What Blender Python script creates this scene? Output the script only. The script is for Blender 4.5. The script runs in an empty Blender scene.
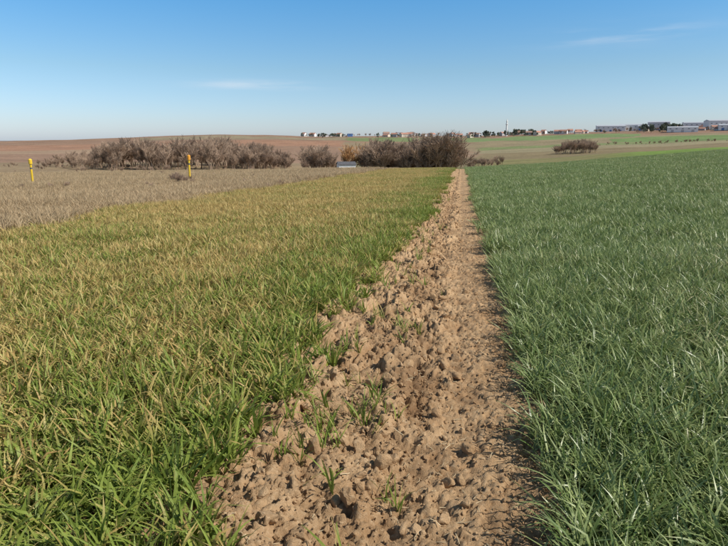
import bpy, math, random
import numpy as np
from mathutils import Vector
random.seed(3); rng=np.random.default_rng(7)
sc=bpy.context.scene
# ------------------------------------------------------------ camera model
F=560.0; PITCH=math.atan(133/560); YAW=math.radians(9.7); CAMZ=1.4
AZC=-YAW   # azimuth clockwise from +Y
HF=F*math.cos(PITCH)+133*math.sin(PITCH)
def u2az(u): return AZC+math.atan((u-364)/HF)
def z_at(u,v,D):
    hf=F*math.cos(PITCH)+(273-v)*math.sin(PITCH)
    t=(-F*math.sin(PITCH)+(273-v)*math.cos(PITCH))/np.sqrt(hf**2+(u-364)**2)
    return CAMZ+D*t
# ------------------------------------------------------------ noise
def h2(ix,iy,s):
    n=(ix.astype(np.int64)*374761393+iy.astype(np.int64)*668265263+s*974634777)&0xffffffff
    n=((n^(n>>13))*1274126177)&0xffffffff
    n=(n^(n>>16))&0xffffffff
    return n/4294967295.0
def vn(x,y,s=0):
    x=np.asarray(x,float);y=np.asarray(y,float)
    ix=np.floor(x);iy=np.floor(y);fx=x-ix;fy=y-iy
    fx=fx*fx*(3-2*fx);fy=fy*fy*(3-2*fy)
    a=h2(ix,iy,s);b=h2(ix+1,iy,s);c=h2(ix,iy+1,s);d=h2(ix+1,iy+1,s)
    return (a*(1-fx)+b*fx)*(1-fy)+(c*(1-fx)+d*fx)*fy
def fbm(x,y,s=0,o=4):
    r=0;a=.5
    for i in range(o):
        r=r+a*vn(x*2**i+i*7.3,y*2**i+i*3.1,s+i);a*=.5
    return r
def vor(x,y,s=0):
    ix=np.floor(x);iy=np.floor(y)
    f1=np.full(x.shape,9.);f2=np.full(x.shape,9.);cv=np.zeros(x.shape);tl=np.zeros(x.shape)
    for dx in(-1,0,1):
        for dy in(-1,0,1):
            cx=ix+dx;cy=iy+dy
            px=cx+h2(cx,cy,s);py=cy+h2(cx,cy,s+11)
            d=np.hypot(px-x,py-y);v=h2(cx,cy,s+23)
            t=(x-px)*(h2(cx,cy,s+31)-.5)+(y-py)*(h2(cx,cy,s+37)-.5)
            m=d<f1
            f2=np.where(m,f1,np.minimum(f2,d));cv=np.where(m,v,cv);tl=np.where(m,t,tl);f1=np.where(m,d,f1)
    return f1,f2,cv,tl
def ss(a,b,x):
    t=np.clip((x-a)/(b-a),0,1);return t*t*(3-2*t)
# ------------------------------------------------------------ terrain
UC=[-400,0,110,220,330,400,460,540,640,728,1100]
DN=[60,130,180,400,800,1400,2000,3200,9000]
TV=[[174,178,168,157,149,142,142,142,141],
    [174,178,168,157,149,141.5,142.5,142,141],
    [174,178,169,156,147,138,140,141,141],
    [174,179,169,155,145.5,135,139,141,141],
    [174,180,171,156,146,136.5,138.5,141,141],
    [174,180,173,159,148,136,137.5,141,141],
    [173,180,173,160,150,136,137,141,141],
    [168,174,166,157,148,134,135,140,141],
    [159,162,153,151,144,131,130.5,138,141],
    [150,151,148,146,140,129,128,137,141],
    [146,148,144,142,138,128,127,136,141]]
TZ=np.array([[float(z_at(np.array(float(u)),v,d)) for v,d in zip(row,DN)] for u,row in zip(UC,TV)])
UA=np.array([u2az(u) for u in UC])
def near(x,y):
    return -0.029*y+np.where(x>0,.056*x+.014*x*ss(5,25,x),.02*x)+.10*(fbm(x/9+40,y/9+40,5,3)-.44)*ss(3,15,np.hypot(x,y))
def Z(x,y):
    x=np.asarray(x,float);y=np.asarray(y,float)
    r=np.hypot(x,y)+1e-6;az=np.arctan2(x,y)
    az=np.clip(az,UA[0],UA[-1])
    ai=np.clip(np.searchsorted(UA,az)-1,0,len(UA)-2)
    ta=(az-UA[ai])/(UA[ai+1]-UA[ai]);ta=ta*ta*(3-2*ta)*.5+ta*.5
    LD=np.log(np.array(DN));lr=np.clip(np.log(r),LD[0],LD[-1])
    di=np.clip(np.searchsorted(LD,lr)-1,0,len(DN)-2)
    td=(np.exp(lr)-np.exp(LD[di]))/(np.exp(LD[di+1])-np.exp(LD[di]))
    td=td*.6+.4*td*td*(3-2*td)
    far=(TZ[ai,di]*(1-td)+TZ[ai,di+1]*td)*(1-ta)+(TZ[ai+1,di]*(1-td)+TZ[ai+1,di+1]*td)*ta
    far=far+(fbm(x/160,y/160,9,3)-.44)*np.clip((r-150)/600,0,1)*7
    k=ss(66,125,r)
    return near(x,y)*(1-k)+far*k
def zf(x,y): return float(Z(np.array([x]),np.array([y]))[0])
# ------------------------------------------------------------ material helper
def newmat(name):
    m=bpy.data.materials.new(name);m.use_nodes=True
    nt=m.node_tree;nt.nodes.clear()
    return m,nt
class N:
    def __init__(s,nt): s.nt=nt
    def n(s,t,**k):
        nd=s.nt.nodes.new(t)
        for a,b in k.items(): setattr(nd,a,b)
        return nd
    def l(s,a,b): s.nt.links.new(a,b)
    def val(s,sock,v):
        if isinstance(v,bpy.types.NodeSocket): s.l(v,sock)
        else: sock.default_value=v
    def math(s,op,a,b=0.,c=0.,clamp=False):
        nd=s.n('ShaderNodeMath',operation=op,use_clamp=clamp)
        s.val(nd.inputs[0],a);s.val(nd.inputs[1],b)
        if len(nd.inputs)>2:s.val(nd.inputs[2],c)
        return nd.outputs[0]
    def mix(s,f,a,b,bt='MIX'):
        nd=s.n('ShaderNodeMix',data_type='RGBA',blend_type=bt)
        s.val(nd.inputs[0],f)
        for i,v in((6,a),(7,b)):
            if isinstance(v,tuple): v=(*v[:3],1)
            s.val(nd.inputs[i],v)
        return nd.outputs[2]
    def noise(s,vec,scale,detail=4,rough=.55):
        nd=s.n('ShaderNodeTexNoise');nd.inputs['Scale'].default_value=scale
        nd.inputs['Detail'].default_value=detail;nd.inputs['Roughness'].default_value=rough
        if vec: s.l(vec,nd.inputs['Vector'])
        return nd.outputs[0]
    def mr(s,x,a,b,c=0.,d=1.):
        nd=s.n('ShaderNodeMapRange',interpolation_type='SMOOTHSTEP')
        s.val(nd.inputs[0],x)
        for i,v in enumerate((a,b,c,d)): nd.inputs[i+1].default_value=v
        return nd.outputs[0]
def simple(name,col,rough=.8,noise=.25,scale=2.,metal=0.):
    m,nt=newmat(name);g=N(nt)
    o=g.n('ShaderNodeOutputMaterial');b=g.n('ShaderNodeBsdfPrincipled')
    tc=g.n('ShaderNodeTexCoord')
    f=g.noise(tc.outputs['Object'],scale,5)
    c=g.mix(g.mr(f,.3,.7),tuple(k*(1-noise) for k in col),tuple(min(1,k*(1+noise)) for k in col))
    g.l(c,b.inputs['Base Color']);b.inputs['Roughness'].default_value=rough
    b.inputs['Metallic'].default_value=metal
    g.l(b.outputs[0],o.inputs[0]);return m
def mesh_np(name,verts,faces,mat=None,smooth=False):
    me=bpy.data.meshes.new(name)
    me.from_pydata(verts.tolist() if hasattr(verts,'tolist') else verts,[],faces.tolist() if hasattr(faces,'tolist') else faces)
    if mat:
        for m in (mat if isinstance(mat,list) else [mat]): me.materials.append(m)
    if smooth: me.polygons.foreach_set('use_smooth',[True]*len(me.polygons))
    me.update();return me
def obj(name,me,parent=None,loc=(0,0,0)):
    o=bpy.data.objects.new(name,me);sc.collection.objects.link(o)
    o.location=loc
    if parent:o.parent=parent
    return o
def colattr(me,name,arr):
    a=me.color_attributes.new(name,'FLOAT_COLOR','POINT')
    full=np.ones((len(me.vertices),4),np.float32);full[:,:3]=arr
    a.data.foreach_set('color',full.ravel())

# ------------------------------------------------------------ ground mesh
front=np.radians(np.arange(-56,40,.14));rest=np.radians(np.arange(40,304,3.))
az=np.concatenate([front,rest])
rr=np.concatenate([[0.02],np.geomspace(.4,60,70),np.geomspace(62,135,40),np.geomspace(138,2600,190),np.geomspace(2800,16000,14)])
A,R=np.meshgrid(az,rr)
X=R*np.sin(A);Y=R*np.cos(A);ZZ=Z(X,Y)
trough=ss(-1.35,-1.2,X)*(1-ss(.52,.64,X))*(Y>0.3)*(R<75)
ZZ=ZZ-.08*trough
na=len(az);nr=len(rr)
V=np.stack([X,Y,ZZ],-1).reshape(-1,3)
i=np.arange(nr-1)[:,None]*na;j=np.arange(na)[None];j2=(j+1)%na
FA=np.stack([i+j,i+j2,i+na+j2,i+na+j],-1).reshape(-1,4)
x=X.ravel();y=Y.ravel();r=np.hypot(x,y)
azz=(np.arctan2(x,y));dd=np.clip(azz-AZC,-1.3,1.3)
U=364+HF*np.tan(dd)
w1=(fbm(x/60,y/60,31,4)-.47);Rw=r*(1+.12*w1);Uw=U+30*w1
c=np.tile(np.array([.17,.115,.065]),(len(x),1))
def put(mask,col,soft=None):
    m=np.clip(mask.astype(float),0,1)[:,None];c[:]=c*(1-m)+np.array(col)*m
def band(a,b,v,w): return ss(a-w,a+w,v)*(1-ss(b-w,b+w,v))
fld=ss(12,45,r)
put(ss(5,12,r)*(x>-9.5)*1.,(.14,.12,.055))
put(fld*(x>-9.5),(.19,.17,.06)); put(fld*(x>.3),(.16,.20,.07))
put((x<-9.3)*(r<130)*1.,(.33,.25,.15))
far=ss(105,130,r)
put(far,(.28,.18,.12))
put(far*(U<345)*band(110,260,Rw,15),(.27,.20,.12))
put(far*(U<345)*band(500,680,Rw,10)*(U<150),(.33,.23,.15))
put(far*(U<345)*band(680,1010,Rw,10),(.33,.19,.12))
put(far*(U<345)*band(1120,1260,Rw,12)*(U>140),(.27,.22,.14))
m2=band(345,480,Uw,3)
put(far*m2*band(120,420,Rw,20),(.20,.17,.09))
put(far*m2*band(420,800,Rw,20),(.29,.20,.13))
put(far*m2*band(800,1000,Rw,20),(.27,.21,.13))
put(far*m2*band(1050,1250,Rw,12),(.19,.23,.10))
m3=ss(470,480,Uw)
put(far*m3*band(110,330,Rw,10),(.22,.20,.085))
put(far*m3*band(330,560,Rw,10),(.24,.19,.105))
put(far*m3*band(560,760,Rw,10),(.28,.24,.14))
put(far*m3*band(760,850,Rw,8),(.20,.23,.10))
put(far*m3*band(850,1150,Rw,8),(.27,.22,.13))
put(far*m3*band(1080,1230,Rw,8)*(Uw<640),(.18,.24,.10))
put(far*m3*band(860,1020,Rw,8)*(Uw>610),(.17,.24,.09))
put(ss(85,95,r)*band(100,230,Rw,10)*ss(585,650,Uw),(.17,.25,.055))
put(far*ss(3000,5000,r),(.26,.27,.29))  # aerial haze painted into the ground colour: far land goes blue-grey
v=(fbm(x/25,y/25,77,4)-.47)[:,None];c=np.clip(c*(1+.5*v*far[:,None]),0.01,1)
m,nt=newmat('soil_and_fields');g=N(nt)
o=g.n('ShaderNodeOutputMaterial');b=g.n('ShaderNodeBsdfPrincipled');b.inputs['Roughness'].default_value=.95
b.inputs['Specular IOR Level'].default_value=.1
at=g.n('ShaderNodeAttribute',attribute_name='col');geo=g.n('ShaderNodeNewGeometry')
n1=g.noise(geo.outputs['Position'],.35,8,.65);n2=g.noise(geo.outputs['Position'],9,5)
f=g.math('MULTIPLY',g.mr(n1,.25,.75,.72,1.25),g.mr(n2,.3,.7,.8,1.2))
cc=g.n('ShaderNodeVectorMath',operation='SCALE');g.l(at.outputs['Color'],cc.inputs[0]);g.l(f,cc.inputs['Scale'])
g.l(cc.outputs[0],b.inputs['Base Color'])
bp=g.n('ShaderNodeBump');bp.inputs['Strength'].default_value=.6;bp.inputs['Distance'].default_value=.03
g.l(g.noise(geo.outputs['Position'],22,6,.7),bp.inputs['Height']);g.l(bp.outputs[0],b.inputs['Normal'])
g.l(b.outputs[0],o.inputs[0])
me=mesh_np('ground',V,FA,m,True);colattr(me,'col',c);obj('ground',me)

# ------------------------------------------------------------ dirt path
ys=[.75]
while ys[-1]<76: ys.append(ys[-1]+max(.0075,.0045*ys[-1]))
ys=np.array(ys);DX=.0095;xs=np.arange(-1.5,.80,DX)
X,Y=np.meshgrid(xs,ys)
wx=X+.035*(fbm(X*11,Y*11,3)-.5)+.020*(vn(X*45,Y*45,13)-.5);wy=Y+.035*(fbm(X*11,Y*11,4)-.5)+.020*(vn(X*45,Y*45,14)-.5)
leftm=1-ss(-.36,.08,X+.35*(fbm(X*1.5,Y*1.2,8)-.5))
leftm=leftm*(.60+.40*ss(.35,.6,fbm(X*1.3+5,Y*1.1,18,2)+.1))      # calmer, trodden stretches between cloddy ones
H=np.zeros_like(X);cavity=np.zeros_like(X)
for k,(s,a,rl) in enumerate([(.22,.062,.10),(.12,.042,.24),(.065,.026,.48),(.034,.014,.78),(.017,.0065,1.)]):
    f1,f2,cv,tl=vor(wx/s,wy/s*(.85),40+k)
    edge=ss(0,.20,f2-f1)
    th=[.50,.45,.38,.28,.2][k]
    on=(cv>th)
    bump=((cv-th)/(1-th)*.7+.4+1.3*tl)*edge*on*(1-.2*np.minimum(f1,1)**2)
    fade=1-ss(s*170,s*450,Y)
    amt=a*(rl+(1-rl)*leftm)
    H+=amt*bump*fade
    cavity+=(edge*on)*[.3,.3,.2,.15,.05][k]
# drying cracks in the crusted clay
f1,f2,cv,tl=vor(wx/.09,wy/.11,70);H-=.010*(1-ss(.0,.07,f2-f1))*(1-ss(5,9,Y))
H+=.05*(fbm(X*2.2,Y*1.6,60,4)-.47)+.018*fbm(X*26,Y*26,61,4)
H-=.065*np.exp(-((X+.28+.10*(vn(Y*1.1,Y*0,66)-.5))/.11)**2)*(.2+.8*vn(X*3,Y*2.4,67))
H-=.012*np.exp(-((X-.02)/.10)**2)
edge=ss(-1.5,-1.2,X)*(1-ss(.58,.78,X))
ZP=Z(X,Y)-.045+H*edge-(1-edge)*.06
V=np.stack([X,Y,ZP],-1).reshape(-1,3)
nx=len(xs);ny=len(ys);i=np.arange(ny-1)[:,None]*nx;j=np.arange(nx-1)[None]
FA=np.stack([i+j,i+j+1,i+nx+j+1,i+nx+j],-1).reshape(-1,4)
m,nt=newmat('clay_soil');g=N(nt)
o=g.n('ShaderNodeOutputMaterial');b=g.n('ShaderNodeBsdfPrincipled');b.inputs['Roughness'].default_value=.93
b.inputs['Specular IOR Level'].default_value=.12
geo=g.n('ShaderNodeNewGeometry');at=g.n('ShaderNodeAttribute',attribute_name='col')
n1=g.noise(geo.outputs['Position'],3.5,6,.6);n2=g.noise(geo.outputs['Position'],42,9,.75);n3=g.noise(geo.outputs['Position'],190,4,.6)
cA=g.mix(g.mr(n1,.3,.7),(.42,.26,.135),(.56,.38,.215))
cA=g.mix(g.mr(n2,.48,.78),cA,(.66,.50,.32))
cA=g.mix(g.mr(n2,.25,.45,.42,0),cA,(.27,.155,.078))
cA=g.mix(g.mr(n3,.3,.5,.32,0),cA,(.21,.12,.06))
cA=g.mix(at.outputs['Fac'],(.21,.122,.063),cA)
g.l(cA,b.inputs['Base Color'])
bp=g.n('ShaderNodeBump');bp.inputs['Strength'].default_value=1.;bp.inputs['Distance'].default_value=.013
g.l(g.math('ADD',n2,g.math('MULTIPLY',n3,.5)),bp.inputs['Height']);g.l(bp.outputs[0],b.inputs['Normal'])
g.l(b.outputs[0],o.inputs[0]);soil=m
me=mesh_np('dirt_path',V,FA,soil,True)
soil_tone=np.clip(.54+cavity.ravel()*.85-.6*np.exp(-((X.ravel()+.3)/.18)**2)*ss(.40,.65,vn(X.ravel()*2.5,Y.ravel()*2,90)),0,1)  # lower values darken soil between clods and in patches along the furrow
colattr(me,'col',np.repeat(soil_tone[:,None],3,1));obj('dirt_path',me)
def zpath(x,y):
    iy=np.clip(np.searchsorted(ys,y),0,ny-1);ix=np.clip(((x+1.5)/DX).astype(int),0,nx-1)
    return ZP[iy,ix]

# ------------------------------------------------------------ instancing by geometry nodes
def scatter(name,meshes,P,rot,scale,idx):
    coll=bpy.data.collections.new(name+'_variants')
    for k,mm in enumerate(meshes):
        ob=bpy.data.objects.new(f'{name}_variant_{k:02d}',mm);coll.objects.link(ob)
    me=bpy.data.meshes.new(name);n=len(P)
    me.vertices.add(n);me.vertices.foreach_set('co',np.asarray(P,np.float32).ravel())
    a=me.attributes.new('rot','FLOAT_VECTOR','POINT');a.data.foreach_set('vector',np.asarray(rot,np.float32).ravel())
    a=me.attributes.new('scl','FLOAT_VECTOR','POINT');a.data.foreach_set('vector',np.asarray(scale,np.float32).ravel())
    a=me.attributes.new('vi','INT','POINT');a.data.foreach_set('value',np.asarray(idx,np.int32))
    ob=obj(name,me)
    ng=bpy.data.node_groups.new(name,'GeometryNodeTree')
    ng.interface.new_socket('Geometry',in_out='INPUT',socket_type='NodeSocketGeometry')
    ng.interface.new_socket('Geometry',in_out='OUTPUT',socket_type='NodeSocketGeometry')
    gi=ng.nodes.new('NodeGroupInput');go=ng.nodes.new('NodeGroupOutput')
    ip=ng.nodes.new('GeometryNodeInstanceOnPoints');ci=ng.nodes.new('GeometryNodeCollectionInfo')
    ci.inputs['Collection'].default_value=coll
    ci.inputs['Separate Children'].default_value=True;ci.inputs['Reset Children'].default_value=True
    def na(t,nm):
        q=ng.nodes.new('GeometryNodeInputNamedAttribute');q.data_type=t;q.inputs['Name'].default_value=nm
        return [s for s in q.outputs if s.enabled and s.name=='Attribute'][0]
    L=ng.links.new
    L(gi.outputs[0],ip.inputs['Points']);L(ci.outputs[0],ip.inputs['Instance'])
    ip.inputs['Pick Instance'].default_value=True
    L(na('INT','vi'),ip.inputs['Instance Index']);L(na('FLOAT_VECTOR','rot'),ip.inputs['Rotation'])
    L(na('FLOAT_VECTOR','scl'),ip.inputs['Scale']);L(ip.outputs[0],go.inputs[0])
    md=ob.modifiers.new('instances','NODES');md.node_group=ng
    return ob
def pts_scatter(name,meshes,x,y,z,smin,smax,tilt=.06,hvar=None):
    n=len(x);P=np.stack([x,y,z],-1)
    rot=np.stack([rng.normal(0,tilt,n),rng.normal(0,tilt,n),rng.uniform(0,6.283,n)],-1)
    s=rng.uniform(smin,smax,n);sz=s if hvar is None else s*hvar
    return scatter(name,meshes,P,rot,np.stack([s,s,sz],-1),rng.integers(0,len(meshes),n))
# ------------------------------------------------------------ blades
def blades(name,half,nplants,leaves,L,W,e0,bend,mat,round_=False,S=6,stemh=(0,.06),w0=.5):
    bx=[];by=[]
    for _ in range(nplants):
        while True:
            px,py=rng.uniform(-half,half,2)
            if not round_ or px*px+py*py<half*half: break
        k=rng.integers(*leaves);bx+= [px]*k;by+=[py]*k
    n=len(bx);bx=np.array(bx)+rng.normal(0,.006,n);by=np.array(by)+rng.normal(0,.006,n)
    a=rng.uniform(0,6.283,n);Ln=rng.uniform(L[0],L[1],n);w=rng.uniform(W[0],W[1],n)
    E=np.radians(rng.uniform(e0[0],e0[1],n));B=np.radians(rng.uniform(bend[0],bend[1],n)*rng.uniform(.3,1,n))
    tw=rng.normal(0,.9,n)
    curve=rng.normal(0,.5,n)
    p=np.zeros((n,S+1,3));p[:,0,0]=bx;p[:,0,1]=by
    ts=np.linspace(0,1,S+1)
    kink=rng.uniform(.35,.75,n);kk=(rng.random(n)<.22)*np.radians(rng.uniform(30,80,n))
    for s in range(S):
        t=(ts[s]+ts[s+1])/2
        ang=E-B*t**1.4-kk*(t>kink)
        aa=a+curve*t
        st=Ln/S
        p[:,s+1,0]=p[:,s,0]+np.cos(aa)*np.cos(ang)*st
        p[:,s+1,1]=p[:,s,1]+np.sin(aa)*np.cos(ang)*st
        p[:,s+1,2]=p[:,s,2]+np.sin(ang)*st
    p[:,1:,2]=np.maximum(p[:,1:,2],.012)
    p[:,:,2]-=.015
    vv=np.zeros((n,S+1,2,3))
    for s in range(S+1):
        t=ts[s];wp=w*(w0+(1-w0)*min(1,t/.35))*(1-t**2.6)*.5+.0004
        aa=a+curve*t+tw*t
        side=np.stack([-np.sin(aa),np.cos(aa),.35*np.sin(tw*t*1.5)],-1)
        vv[:,s,0]=p[:,s]+side*wp[:,None];vv[:,s,1]=p[:,s]-side*wp[:,None]
    idx=np.arange(n*(S+1)*2).reshape(n,S+1,2)
    f=np.stack([idx[:,:-1,0],idx[:,:-1,1],idx[:,1:,1],idx[:,1:,0]],-1).reshape(-1,4)
    me=mesh_np(name,vv.reshape(-1,3),f,mat,True)
    at=np.zeros((n,S+1,2,3));at[...,0]=ts[None,:,None];at[...,1]=rng.random(n)[:,None,None];at[...,2]=rng.random(n)[:,None,None]
    colattr(me,'bl',at.reshape(-1,3));return me
def blade_mat(name,green1,green2,straw,brown,bias,kx,rough=.5,transl=.3,gain=2.4,spec=.3):
    m,nt=newmat(name);g=N(nt);o=g.n('ShaderNodeOutputMaterial');b=g.n('ShaderNodeBsdfPrincipled')
    at=g.n('ShaderNodeAttribute',attribute_name='bl');sp=g.n('ShaderNodeSeparateColor');g.l(at.outputs['Color'],sp.inputs[0])
    t,r1,r2=sp.outputs
    geo=g.n('ShaderNodeNewGeometry');xyz=g.n('ShaderNodeSeparateXYZ');g.l(geo.outputs['Position'],xyz.inputs[0])
    oi=g.n('ShaderNodeObjectInfo')
    ns=g.noise(geo.outputs['Position'],.8,4);ns2=g.noise(geo.outputs['Position'],.16,3)
    k=bias
    if kx:   # more dieback away from the bare strip and further down the field
        k=g.math('ADD',g.mr(xyz.outputs[0],-3.2,-.9,kx,0),bias)
        k=g.math('ADD',k,g.math('MULTIPLY',g.mr(xyz.outputs[1],2.5,14,0,.25),g.mr(xyz.outputs[0],-3.2,-1.2,1,0)))
    q=g.math('ADD',g.math('MULTIPLY',t,.70),g.math('MULTIPLY',r1,.95))
    q=g.math('ADD',q,g.math('MULTIPLY',g.math('SUBTRACT',ns,.5),1.5))
    q=g.math('ADD',q,g.math('MULTIPLY',g.math('SUBTRACT',ns2,.5),1.2))
    q=g.math('ADD',q,k);q=g.math('MULTIPLY',q,gain,clamp=True)
    gr=g.mix(r2,green1,green2);gr=g.mix(g.mr(oi.outputs['Random'],0,1,0,.4),gr,tuple(c_*.75 for c_ in green1))
    st=g.mix(g.math('FRACT',g.math('MULTIPLY',r1,17.3)),straw,brown)
    cc=g.mix(q,gr,st)
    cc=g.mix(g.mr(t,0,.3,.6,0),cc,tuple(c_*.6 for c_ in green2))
    g.l(cc,b.inputs['Base Color']);b.inputs['Roughness'].default_value=rough
    b.inputs['Specular IOR Level'].default_value=spec
    tr=g.n('ShaderNodeBsdfTranslucent');g.l(cc,tr.inputs[0])
    mx=g.n('ShaderNodeMixShader');mx.inputs[0].default_value=transl
    g.l(b.outputs[0],mx.inputs[1]);g.l(tr.outputs[0],mx.inputs[2]);g.l(mx.outputs[0],o.inputs[0]);return m
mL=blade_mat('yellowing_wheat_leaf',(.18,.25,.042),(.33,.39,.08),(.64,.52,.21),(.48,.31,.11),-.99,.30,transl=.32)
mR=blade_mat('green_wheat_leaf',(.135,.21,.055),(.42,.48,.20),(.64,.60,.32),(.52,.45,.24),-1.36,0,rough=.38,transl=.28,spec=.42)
mD=blade_mat('dry_grass_blade',(.52,.39,.23),(.40,.30,.18),(.66,.52,.33),(.40,.28,.16),-.6,0,rough=.7,transl=.25,spec=.1)
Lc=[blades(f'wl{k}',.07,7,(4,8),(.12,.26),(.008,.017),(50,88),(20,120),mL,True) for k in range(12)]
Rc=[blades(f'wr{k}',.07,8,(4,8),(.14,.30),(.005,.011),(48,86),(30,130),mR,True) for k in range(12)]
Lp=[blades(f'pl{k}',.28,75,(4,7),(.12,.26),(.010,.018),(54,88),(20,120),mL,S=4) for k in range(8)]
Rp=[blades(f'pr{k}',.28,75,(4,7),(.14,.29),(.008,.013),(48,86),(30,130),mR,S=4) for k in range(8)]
Dp=[blades(f'pd{k}',.38,95,(3,7),(.14,.42),(.007,.013),(50,88),(5,90),mD,S=4) for k in range(8)]
def area(xr,yr,dens):   # jittered grid: even cover, no holes
    d=1/math.sqrt(dens);gx=np.arange(xr[0],xr[1],d);gy=np.arange(yr[0],yr[1],d)
    a,b=np.meshgrid(gx,gy);a=a.ravel();b=b.ravel()
    return a+rng.uniform(-.45,.45,len(a))*d,b+rng.uniform(-.45,.45,len(b))*d
def inview(x,y,m=8): 
    a=np.degrees(np.arctan2(x,y));return (a>-43-m-100/np.maximum(np.hypot(x,y)*4,4))&(a<25+m+100/np.maximum(np.hypot(x,y)*4,4))
RN=7.
def ledge(y): return -.80-.16*ss(2.2,3.6,y)+.20*ss(5,14,y)-.34*(vn(y*1.3,y*0,70)-.5)-.22*(vn(y*5,y*0,71)-.5)
def redge(y): return .50-.05*ss(4,14,y)+.08*(vn(y*1.2,y*0,72)-.5)+.12*(vn(y*6,y*0,73)-.5)
x,y=area((-8,-.4),(.7,RN+1),84);r=np.hypot(x,y);gap=ledge(y)-x
m_=(gap>-.15)&(r<RN+.5)&inview(x,y)&(vn(x*4,y*4,75)>.15)&(rng.random(len(x))<.02+.98*ss(-.05,.5,gap))
x,y=x[m_],y[m_]
x2,y2=area((-9.6,-.4),(3,20),5.6);x3,y3=area((-9.6,-.4),(20,84),3.2)
xe=rng.uniform(-1.5,-.35,2600);ye=rng.uniform(6,40,2600)
kk=(xe<ledge(ye)+.08)&(rng.random(2600)<.15+.85*ss(-.05,.4,ledge(ye)-xe));x=np.concatenate([x,xe[kk]]);y=np.concatenate([y,ye[kk]])
x2=np.concatenate([x2,x3]);y2=np.concatenate([y2,y3]);r2=np.hypot(x2,y2)
k=(x2<ledge(y2)-.28)&(r2>RN)&(x2>-9.6+1.2*(vn(y2/3,y2*0,80)-.5));x2,y2=x2[k],y2[k]
def crop(name,small,patch,x,y,x2,y2):
    nS=len(small);X=np.concatenate([x,x2]);Yy=np.concatenate([y,y2]);n=len(X)
    idx=np.concatenate([rng.integers(0,nS,len(x)),nS+rng.integers(0,len(patch),len(x2))])
    hv=.60+.8*fbm(X*1.1,Yy*1.1,91,3)
    s=rng.uniform(.88,1.2,n)
    rot=np.stack([rng.normal(0,.07,n),rng.normal(0,.07,n),rng.uniform(0,6.283,n)],-1)
    rot[len(x):,:2]*=.2
    P=np.stack([X,Yy,Z(X,Yy)-.01],-1)
    return scatter(name,small+patch,P,rot,np.stack([s,s,s*hv],-1),idx)
crop('wheat_crop',Lc,Lp,x,y,x2,y2)
x,y=area((.3,6),(.7,RN+1),94);r=np.hypot(x,y)
m_=(x>redge(y))&(r<RN+.5)&inview(x,y);x,y=x[m_],y[m_]
x2,y2=area((.3,16),(3,20),6);x3,y3=area((.3,50),(20,60),3.2);x4,y4=area((.3,75),(60,105),2.);x5,y5=area((16,50),(3,20),4)
x2=np.concatenate([x2,x3,x4,x5]);y2=np.concatenate([y2,y3,y4,y5]);r2=np.hypot(x2,y2)
k=(x2>redge(y2)+.2)&(r2>RN)&(r2<108)&inview(x2,y2);x2,y2=x2[k],y2[k]
crop('wheat_crop',Rc,Rp,x,y,x2,y2)
x,y=area((-75,-9.2),(4,40),2.8);x2,y2=area((-75,-9.2),(40,85),2.)
x=np.concatenate([x,x2]);y=np.concatenate([y,y2]);k=(np.hypot(x,y)<96)&inview(x,y)&(x<-9.5+1.5*(vn(y/2,y*0,81)-.5));x,y=x[k],y[k]
pts_scatter('dry_grass_verge',Dp,x,y,Z(x,y),.9,1.4,.05,.3+1.2*fbm(x/4,y/4,83,3))
# volunteer wheat seedlings in the bare strip
sx=[];sy=[]
for cx,cy,n in[(-.42,2.75,8),(-.62,2.6,6),(-.50,3.1,5),(-.36,4.4,4),(-.8,3.0,7),(-.25,2.2,2),(-.5,2.05,2),(-.45,6.,3),(-.5,7.5,3),(-.6,9.5,4),(-.4,11.5,3),(-.9,5,7),(-.15,5.6,1),(-.78,2.3,3),(-.8,3.8,7),(-.65,4.6,3)]:
    for _ in range(n): sx.append(cx+random.gauss(0,.07));sy.append(cy+random.gauss(0,.15))
for _ in range(100):
    yy=random.uniform(4,40);sx.append(random.uniform(-.85,-.35));sy.append(yy)
sx=np.array(sx);sy=np.array(sy)
Sd=[blades(f'sd{k}',.02,2,(3,6),(.12,.24),(.005,.011),(60,88),(10,110),mL,True) for k in range(6)]
pts_scatter('wheat_seedlings',Sd,sx,sy,zpath(sx,sy)-.005,.7,1.1,.12)
# clods
def clod(k):
    import bmesh
    bm=bmesh.new();bmesh.ops.create_icosphere(bm,subdivisions=3,radius=1)
    co=np.array([v.co[:] for v in bm.verts]);o=rng.uniform(0,50,3)
    for _ in range(9):
        nv=rng.normal(0,1,3);nv/=np.linalg.norm(nv);dd_=rng.uniform(.45,.8)
        t=co@nv-dd_;co=co-np.maximum(t,0)[:,None]*nv*.9
    d=.8+.5*fbm(co[:,0]*2.2+o[0]+co[:,2],co[:,1]*2.2+o[1]-co[:,2],k,3)
    co=co*d[:,None]*np.array([1,.8,.66])
    for v,c_ in zip(bm.verts,co): v.co=c_
    me=bpy.data.meshes.new(f'cl{k}');bm.to_mesh(me);bm.free();me.materials.append(soil)
    colattr(me,'col',np.full((len(me.vertices),3),.95));return me
C=[clod(k) for k in range(8)]
n=20000;cy=.8+rng.random(n)**2.2*22;cx=np.where(rng.random(n)<.4,rng.normal(-.42,.25,n),rng.uniform(-1.,.5,n))
k=(cx<.52)&(cx>-1.2);cx,cy=cx[k],cy[k];n=len(cx)
s=.003+.010*rng.random(n)**2+.045*(rng.random(n)<.038)*rng.random(n)*(cx<.1)+.02*(rng.random(n)<.03)*rng.random(n)
scatter('soil_clods',C,np.stack([cx,cy,zpath(cx,cy)+s*.2],-1),rng.uniform(0,6.28,(n,3)),np.stack([s,s,s],-1),rng.integers(0,8,n))
ms=simple('straw',(.55,.44,.27),.7,.3,30)
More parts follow.
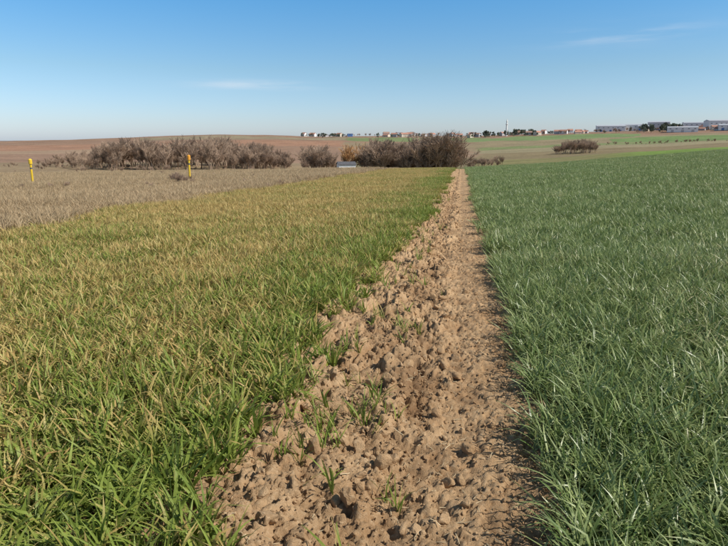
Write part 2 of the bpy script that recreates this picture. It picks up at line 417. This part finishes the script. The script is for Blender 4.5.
def straw(k):
    L=rng.uniform(.03,.09);w=rng.uniform(.0010,.0022);n=5;b_=rng.normal(0,.006,3)
    vv=[];ff=[]
    for i in range(n):
        t=i/(n-1)-.5
        for q in range(4):
            vv.append((t*L,b_[0]*(t*2)**2+w*math.cos(q*1.57),b_[1]*(t*2)**2+w*.7*math.sin(q*1.57)))
        if i:
            for q in range(4): ff.append((4*i-4+q,4*i-4+(q+1)%4,4*i+(q+1)%4,4*i+q))
    return mesh_np(f'st{k}',np.array(vv),np.array(ff),ms)
ST=[straw(k) for k in range(8)]
n=900;cy=.9+rng.random(n)**1.8*10;cx=np.where(rng.random(n)<.5,rng.normal(.1,.18,n),rng.uniform(-1,.5,n));k=(cx<.5);cx,cy=cx[k],cy[k];n=len(cx)
scatter('straw_litter',ST,np.stack([cx,cy,zpath(cx,cy)+.006],-1),np.stack([rng.normal(0,.2,n),rng.normal(0,.2,n),rng.uniform(0,6.28,n)],-1),np.tile(rng.uniform(.5,1.1,n)[:,None],(1,3)),rng.integers(0,8,n))

# ------------------------------------------------------------ bare trees
def bare_tree(k,mat,stems=5,spread=.5,tw=.005):
    vv=[];ff=[]
    def seg(a,b,ra,rb):
        d=(b-a).normalized();u=d.orthogonal().normalized();w=d.cross(u);i0=len(vv)
        for p,r_ in((a,ra),(b,rb)):
            for q in range(3):
                t=q*2.094;vv.append(tuple(p+u*math.cos(t)*r_+w*math.sin(t)*r_))
        for q in range(3): ff.append((i0+q,i0+(q+1)%3,i0+3+(q+1)%3,i0+3+q))
    def grow(p,d,L,r_,lev):
        nseg=3
        for s in range(nseg):
            d=(d+Vector((random.gauss(0,.13),random.gauss(0,.13),random.gauss(.10,.10)))).normalized()
            q=p+d*L/nseg;seg(p,q,r_*(1-s*.2),r_*(1-(s+1)*.2));p=q
            if lev>0 and not(lev==3 and s==0):
                for _ in range(3):
                    ax=Vector((random.gauss(0,1),random.gauss(0,1),random.gauss(0,.5))).normalized()
                    nd=(d+ax*random.uniform(.4,.85)).normalized()
                    grow(p,nd,L*random.uniform(.42,.62),max(r_*.5,tw),lev-1)
    for s in range(stems):
        a=random.uniform(0,6.283);sp=random.uniform(0,spread)
        grow(Vector((math.cos(a)*.05,math.sin(a)*.05,-.03)),Vector((math.cos(a)*sp,math.sin(a)*sp,1)).normalized(),random.uniform(.45,.6),.016,3)
    V_=np.array(vv);V_*=1/V_[:,2].max()
    return mesh_np(f'bt{k}',V_,np.array(ff),mat)
mt1=simple('bare_twig_bark',(.36,.255,.18),.9,.35,3);mt2=simple('tan_twig_bark',(.46,.26,.11),.9,.3,3)
BT=[bare_tree(k,mt1,stems=3+k%3,spread=.3+.1*(k%3),tw=.0042) for k in range(7)]
def row(name,items,meshes):
    P=[];S=[];I=[];Rr=[]
    for u,D,h in items:
        a=u2az(u);x_=D*math.sin(a);y_=D*math.cos(a)
        P.append((x_,y_,zf(x_,y_)-.1));wd=h*random.uniform(.9,1.15)
        S.append((wd,wd,h));I.append(random.randrange(len(meshes)));Rr.append((0,0,random.uniform(0,6.28)))
    return scatter(name,meshes,P,Rr,S,I)
def prof(u,pts):
    return float(np.interp(u,[p[0] for p in pts],[p[1] for p in pts]))
it=[]
pr=[(20,1.0),(45,2.8),(75,5.6),(110,8.4),(150,9.2),(165,7.8),(190,10.),(215,10.6),(245,8.8),(270,7.4),(288,5.6)]
for _ in range(220):
    u=random.uniform(34,288);it.append((u,random.uniform(168,222),prof(u,pr)*random.uniform(.5,1.08)))
row('bare_tree_thicket',it,BT)
it=[]
for _ in range(28):
    u=random.gauss(319,8);it.append((u,random.uniform(156,180),9.3*math.exp(-((u-317)/20)**2)*random.uniform(.65,1.)))
row('bare_tree_thicket',it,BT)
it=[]
pr=[(345,8.),(365,10.4),(385,11),(400,9.8),(415,11.6),(435,12.4),(450,11.6),(460,9.)]
for _ in range(150):
    u=random.uniform(362,458);it.append((u,random.uniform(142,180),prof(u,pr)*random.uniform(.5,1.0)))
row('bare_tree_thicket',it,BT)
it=[]
for _ in range(44):
    u=random.uniform(556,598);it.append((u,random.uniform(430,480),(11 if 562<u<592 else 7)*random.uniform(.6,1.)))
for _ in range(40): it.append((random.uniform(462,505),random.uniform(190,290),random.uniform(1.5,4.)))
for _ in range(70): it.append((random.uniform(0,300),random.uniform(150,200),random.uniform(.6,2.)))
for _ in range(40): it.append((random.uniform(600,728),random.uniform(690,730),random.uniform(1,5)))
row('hedgerow_scrub',it,BT)
BT2=[bare_tree(20,mt2,stems=5)]
row('bare_tree',[(353,152,9.)],BT2)
it=[(random.gauss(176,7),random.uniform(36,42),random.uniform(.4,.9)) for _ in range(10)]+[(random.uniform(0,300),random.uniform(28,70),random.uniform(.3,.6)) for _ in range(50)]
row('dry_weeds',it,BT)

# ------------------------------------------------------------ leafy village trees
def leafy(k,mat,h=1.):
    vv=[];ff=[]
    def seg(a,b,ra,rb):
        i0=len(vv)
        for p,r_ in((a,ra),(b,rb)):
            for q in range(5): vv.append((p[0]+r_*math.cos(q*1.257),p[1]+r_*math.sin(q*1.257),p[2]))
        for q in range(5): ff.append((i0+q,i0+(q+1)%5,i0+5+(q+1)%5,i0+5+q))
    seg((0,0,0),(0.02,0,.6),.03,.015)
    cl=[(random.gauss(0,.18),random.gauss(0,.18),random.uniform(.3,.9),random.uniform(.10,.2)) for _ in range(9)]
    for c_ in cl: seg((0,0,.3),(c_[0],c_[1],c_[2]),.012,.004)
    for _ in range(700):
        c_=random.choice(cl);d=Vector((random.gauss(0,1),random.gauss(0,1),random.gauss(0,1))).normalized()*c_[3]*random.uniform(.5,1)
        p=Vector(c_[:3])+d;u_=Vector((random.gauss(0,1),random.gauss(0,1),random.gauss(0,1))).normalized();w_=u_.orthogonal().normalized();s=.028
        i0=len(vv)
        for a_,b_ in((-1,-1),(1,-1),(1,1),(-1,1)): vv.append(tuple(p+u_*s*a_+w_*s*b_))
        ff.append((i0,i0+1,i0+2,i0+3))
    return mesh_np(f'lt{k}',np.array(vv),ff,mat)
mg=simple('dark_foliage',(.10,.12,.08),.8,.4,4)
LT=[leafy(k,mg) for k in range(5)]
it=[]
for _ in range(170):
    u=random.choice([random.uniform(300,345),random.uniform(375,540),random.uniform(470,540),random.uniform(540,728)])
    it.append((u,random.uniform(1230,1500),random.uniform(4,9)))
for _ in range(26): it.append((random.uniform(640,680),random.uniform(1240,1400),random.uniform(9,17)))
for _ in range(30): it.append((random.uniform(485,535),random.uniform(1270,1400),random.uniform(7,14)))
row('distant_trees',it,LT)
it=[(random.uniform(300,728),random.uniform(1230,1500),random.uniform(5,10)) for _ in range(90)]
row('distant_bare_trees',it,BT)

# ------------------------------------------------------------ buildings
wallm=[simple('render_white',(.80,.79,.77),.8,.05),simple('render_cream',(.66,.59,.48),.8,.08),simple('render_grey',(.48,.48,.49),.8,.08)]
roofm=[simple('clay_roof_tiles',(.42,.22,.16),.8,.2),simple('brown_roof_tiles',(.33,.21,.16),.8,.2),simple('dark_roof',(.10,.10,.11),.7,.2)]
glass=simple('window_glass',(.06,.07,.08),.15,.1);wood=simple('door_wood',(.12,.07,.04),.6,.2)
def box(l,w,h,z0=0,cx=0,cy=0):
    v=[(cx+sx*l/2,cy+sy*w/2,z0+(h if t else 0)) for t in(0,1) for sx,sy in((-1,-1),(1,-1),(1,1),(-1,1))]
    f=[(0,3,2,1),(4,5,6,7),(0,1,5,4),(1,2,6,5),(2,3,7,6),(3,0,4,7)]
    return v,f
def joinb(bs):
    V_=[];F_=[]
    for v,f in bs:
        o_=len(V_);V_+=v;F_+=[tuple(i+o_ for i in q) for q in f]
    return V_,F_
def place(u,D,rot=None):
    a=u2az(u);x_=D*math.sin(a);y_=D*math.cos(a)
    return (x_,y_,zf(x_,y_)-.2),(-a if rot is None else -a+rot)
def house(u,D,l,w,h,wm,rm,name='house',storeys=1,rot=None,pitch=.32):
    e=bpy.data.objects.new(name,None);sc.collection.objects.link(e)
    loc,rz=place(u,D,random.uniform(-1.2,1.2) if rot is None else rot);e.location=loc;e.rotation_euler=(0,0,rz)
    v,f=box(l,w,h)
    i0=len(v);rh=w*pitch
    v+=[(-l/2,-w/2,h),(-l/2,w/2,h),(-l/2,0,h+rh),(l/2,-w/2,h),(l/2,w/2,h),(l/2,0,h+rh)]
    f+=[(i0,i0+2,i0+1),(i0+3,i0+4,i0+5)]
    obj('walls',mesh_np('walls',v,f,wm),e)
    ov=.5 if l>6 else .2;t=.25 if l>6 else .12;k=rh/(w/2)
    rv=[];
    for X_ in(-l/2-ov,l/2+ov):
        rv+=[(X_,-w/2-ov,h-ov*k+.05),(X_,0,h+rh+.05),(X_,w/2+ov,h-ov*k+.05),(X_,-w/2-ov,h-ov*k+.05+t),(X_,0,h+rh+.05+t),(X_,w/2+ov,h-ov*k+.05+t)]
    rf=[(0,1,4,3),(1,2,5,4),(6,9,10,7),(7,10,11,8),(3,4,10,9),(4,5,11,10),(0,6,7,1),(1,7,8,2),(0,3,9,6),(2,8,11,5)]
    obj('roof',mesh_np('roof',rv,rf,rm),e)
    bs=[];n=max(2,int(l/3))
    for s in range(storeys):
        for q in range(n):
            xx=-l/2+(q+.5)*l/n
            for sy in(-1,1):
                if s==0 and sy==-1 and q==n//2: continue
                bs.append(box(min(1.2,l/n*.5),.1,1.2,.9+s*2.8,xx,sy*(w/2+.03)))
    obj('windows',mesh_np('windows',*joinb(bs),glass),e)
    obj('door',mesh_np('door',*box(1,.1,2.1,.1,-l/2+(n//2+.5)*l/n,-w/2-.03),wood),e)
    if name=='house': obj('chimney',mesh_np('chimney',*box(.7,.7,1.6,h+rh*.4,l*.25,w*.2),wm),e)
us=[304,312,326,341]+[random.uniform(376,480) for _ in range(24)]+[random.uniform(538,600) for _ in range(10)]+[random.uniform(645,730) for _ in range(18)]+[500,518,528]
for u in us:
    D=random.uniform(1270,1470) if u>350 else random.uniform(1370,1400);st=random.choice([1,2,2])
    house(u+random.uniform(-2,2),D,random.uniform(10,16),random.uniform(8,10),3+2.8*(st-1)+.4,random.choice(wallm),random.choice(roofm[:2]+[roofm[0]]),storeys=st)
house(346,142,4.2,3.0,3.3,wallm[0],roofm[2],'garden_shed',1,.2,.2)
mroof=simple('metal_roof',(.5,.52,.55),.5,.1)
def warehouse(u,D,l,w,h,wm,trim):
    e=bpy.data.objects.new('warehouse',None);sc.collection.objects.link(e)
    loc,rz=place(u,D,random.uniform(-.1,.5));e.location=loc;e.rotation_euler=(0,0,rz)
    obj('walls',mesh_np('walls',*box(l,w,h),wm),e)
    v=[];k=h+.05
    for X_ in(-l/2-.4,l/2+.4): v+=[(X_,-w/2-.4,k),(X_,0,k+w*.07),(X_,w/2+.4,k)]
    obj('roof',mesh_np('roof',v,[(0,3,4,1),(1,4,5,2),(0,1,2),(3,5,4)],mroof),e)
    n=int(l/9);obj('windows',mesh_np('windows',*joinb([box(3,.2,1.1,h*.66,-l/2+(q+.5)*l/n,-w/2-.08) for q in range(n)]),glass),e)
    obj('doors',mesh_np('doors',*joinb([box(4.5,.2,4.5,.1,-l/2+(q+.5)*l/3,-w/2-.08) for q in range(3)]),trim),e)
blue=simple('blue_cladding',(.10,.20,.42),.5,.1)
for a_ in [(609,1440,60,40,13,wallm[0],blue),(630,1460,50,35,14,wallm[0],wallm[2]),(644,1440,30,30,10,wallm[2],blue),(657,1500,45,40,18,wallm[2],blue),(681,1230,50,26,9,wallm[0],wallm[2]),(691,1480,40,30,14,wallm[0],blue),(716,1420,45,40,17,wallm[0],wallm[2]),(729,1290,40,30,10,wallm[0],blue),(399,1440,14,14,9,wallm[2],blue),(350,1390,12,12,7,blue,blue)]: warehouse(*a_)
loc,rz=place(506,1290);vv=[];ff=[]
prf=[(2.3,0),(2.3,6),(1.8,6.5),(1.8,24),(2.8,24.6),(2.8,25.8),(1.6,25.9),(1.6,30),(1.9,30.3),(.05,37)]
for r_,z_ in prf:
    for q in range(12): vv.append((r_*math.cos(q*.5236),r_*math.sin(q*.5236),z_))
for s in range(len(prf)-1):
    for q in range(12): ff.append((s*12+q,s*12+(q+1)%12,s*12+12+(q+1)%12,s*12+12+q))
obj('minaret',mesh_np('minaret',vv,ff,wallm[0]),None,loc)

# ------------------------------------------------------------ pipeline marker posts
def marker(u,D,h,mat1,mat2):
    a=u2az(u);x_=D*math.sin(a);y_=D*math.cos(a)
    e=bpy.data.objects.new('pipeline_marker_post',None);sc.collection.objects.link(e);e.location=(x_,y_,zf(x_,y_)-.05)
    e.rotation_euler=(.02,.03,0)
    def lathe(nm,prf,mt):
        vv=[];ff=[];n_=16
        for r_,z_ in prf:
            for q in range(n_): vv.append((r_*math.cos(q*6.2832/n_),r_*math.sin(q*6.2832/n_),z_))
        for s in range(len(prf)-1):
            for q in range(n_): ff.append((s*n_+q,s*n_+(q+1)%n_,s*n_+n_+(q+1)%n_,s*n_+n_+q))
        ff.append(tuple(range((len(prf)-1)*n_,len(prf)*n_)))
        obj(nm,mesh_np(nm,vv,ff,mt),e)
    lathe('post',[(.065,0),(.065,h-.32)],mat1)
    lathe('head',[(.066,h-.32),(.11,h-.30),(.11,h-.04),(.09,h-.01),(.03,h+.03)],mat2)
    lathe('band',[(.068,h-.62),(.072,h-.61),(.072,h-.53),(.068,h-.52)],roofm[2])
    lathe('base',[(.13,0),(.13,.14),(.07,.20)],wallm[2])
my=simple('yellow_paint',(.75,.50,.03),.5,.1);mo=simple('orange_paint',(.75,.32,.03),.5,.1)
marker(187,40,1.85,my,mo);marker(27,42,1.75,my,my)

# ------------------------------------------------------------ light
SAZ=math.radians(99);SEL=math.radians(43)   # clockwise from +Y
w=bpy.data.worlds.new('World');sc.world=w;w.use_nodes=True
nt=w.node_tree;g=N(nt);bg=nt.nodes['Background']
sk=g.n('ShaderNodeTexSky',sky_type='NISHITA');sk.sun_disc=False;sk.sun_elevation=SEL;sk.sun_rotation=SAZ
sk.altitude=100;sk.air_density=1.;sk.dust_density=.6;sk.ozone_density=2.5
tc=g.n('ShaderNodeTexCoord');sx_=g.n('ShaderNodeSeparateXYZ');g.l(tc.outputs['Generated'],sx_.inputs[0])
rp=g.n('ShaderNodeValToRGB');g.l(g.math('MULTIPLY',sx_.outputs[2],1.6),rp.inputs[0])
els=rp.color_ramp.elements
els[0].position=0;els[0].color=(.74,.83,1.14,1)
els[1].position=1;els[1].color=(.62,.58,.50,1)
for p_,c_ in((.045,(.71,.80,1.03)),(.18,(.62,.77,.86)),(.35,(.42,.80,1.0)),(.60,(.52,.66,.70))):
    e_=els.new(p_);e_.color=(*c_,1)
tint=g.mix(1.,sk.outputs[0],rp.outputs[0],'MULTIPLY')
mp=g.n('ShaderNodeMapping');mp.inputs['Scale'].default_value=(3,3,34);g.l(tc.outputs['Generated'],mp.inputs[0])
cn=g.noise(mp.outputs[0],1.6,7,.6)
def wisp(az_,el_,wa,we):
    d=Vector((math.sin(az_)*math.cos(el_),math.cos(az_)*math.cos(el_),math.sin(el_)))
    t_=Vector((math.cos(az_),-math.sin(az_),0))
    dp=g.n('ShaderNodeVectorMath',operation='DOT_PRODUCT');g.l(tc.outputs['Generated'],dp.inputs[0]);dp.inputs[1].default_value=t_
    a_=g.math('DIVIDE',dp.outputs['Value'],wa);b_=g.math('DIVIDE',g.math('SUBTRACT',sx_.outputs[2],d.z),we)
    q_=g.math('ADD',g.math('MULTIPLY',a_,a_),g.math('MULTIPLY',b_,b_))
    return g.math('EXPONENT',g.math('MULTIPLY',q_,-1.))
ws=g.math('ADD',wisp(u2az(255),math.radians(5.1),.09,.007),g.math('MULTIPLY',wisp(u2az(605),math.radians(9.0),.10,.014),.8))
cf=g.math('MULTIPLY',ws,g.mr(cn,.38,.7,0,.42))
fin=g.mix(cf,tint,(5.6,5.8,6.1))
g.l(fin,bg.inputs[0]);bg.inputs[1].default_value=.15
sd=bpy.data.lights.new('sun','SUN');sd.energy=5.0;sd.angle=math.radians(.53);sd.color=(1,.94,.85)
so=bpy.data.objects.new('sun',sd);sc.collection.objects.link(so)
dv=Vector((math.sin(SAZ)*math.cos(SEL),math.cos(SAZ)*math.cos(SEL),math.sin(SEL)))
so.rotation_euler=(-dv).to_track_quat('-Z','Y').to_euler();so.location=dv*50
# ------------------------------------------------------------ camera
cd=bpy.data.cameras.new('camera');cd.sensor_width=36;cd.lens=F/728*36;cd.clip_end=30000;cd.clip_start=.05
co=bpy.data.objects.new('camera',cd);sc.collection.objects.link(co);co.location=(0,0,CAMZ)
co.rotation_euler=(math.pi/2-PITCH,0,YAW);sc.camera=co
sc.view_settings.view_transform='Standard';sc.view_settings.look='None';sc.view_settings.exposure=0
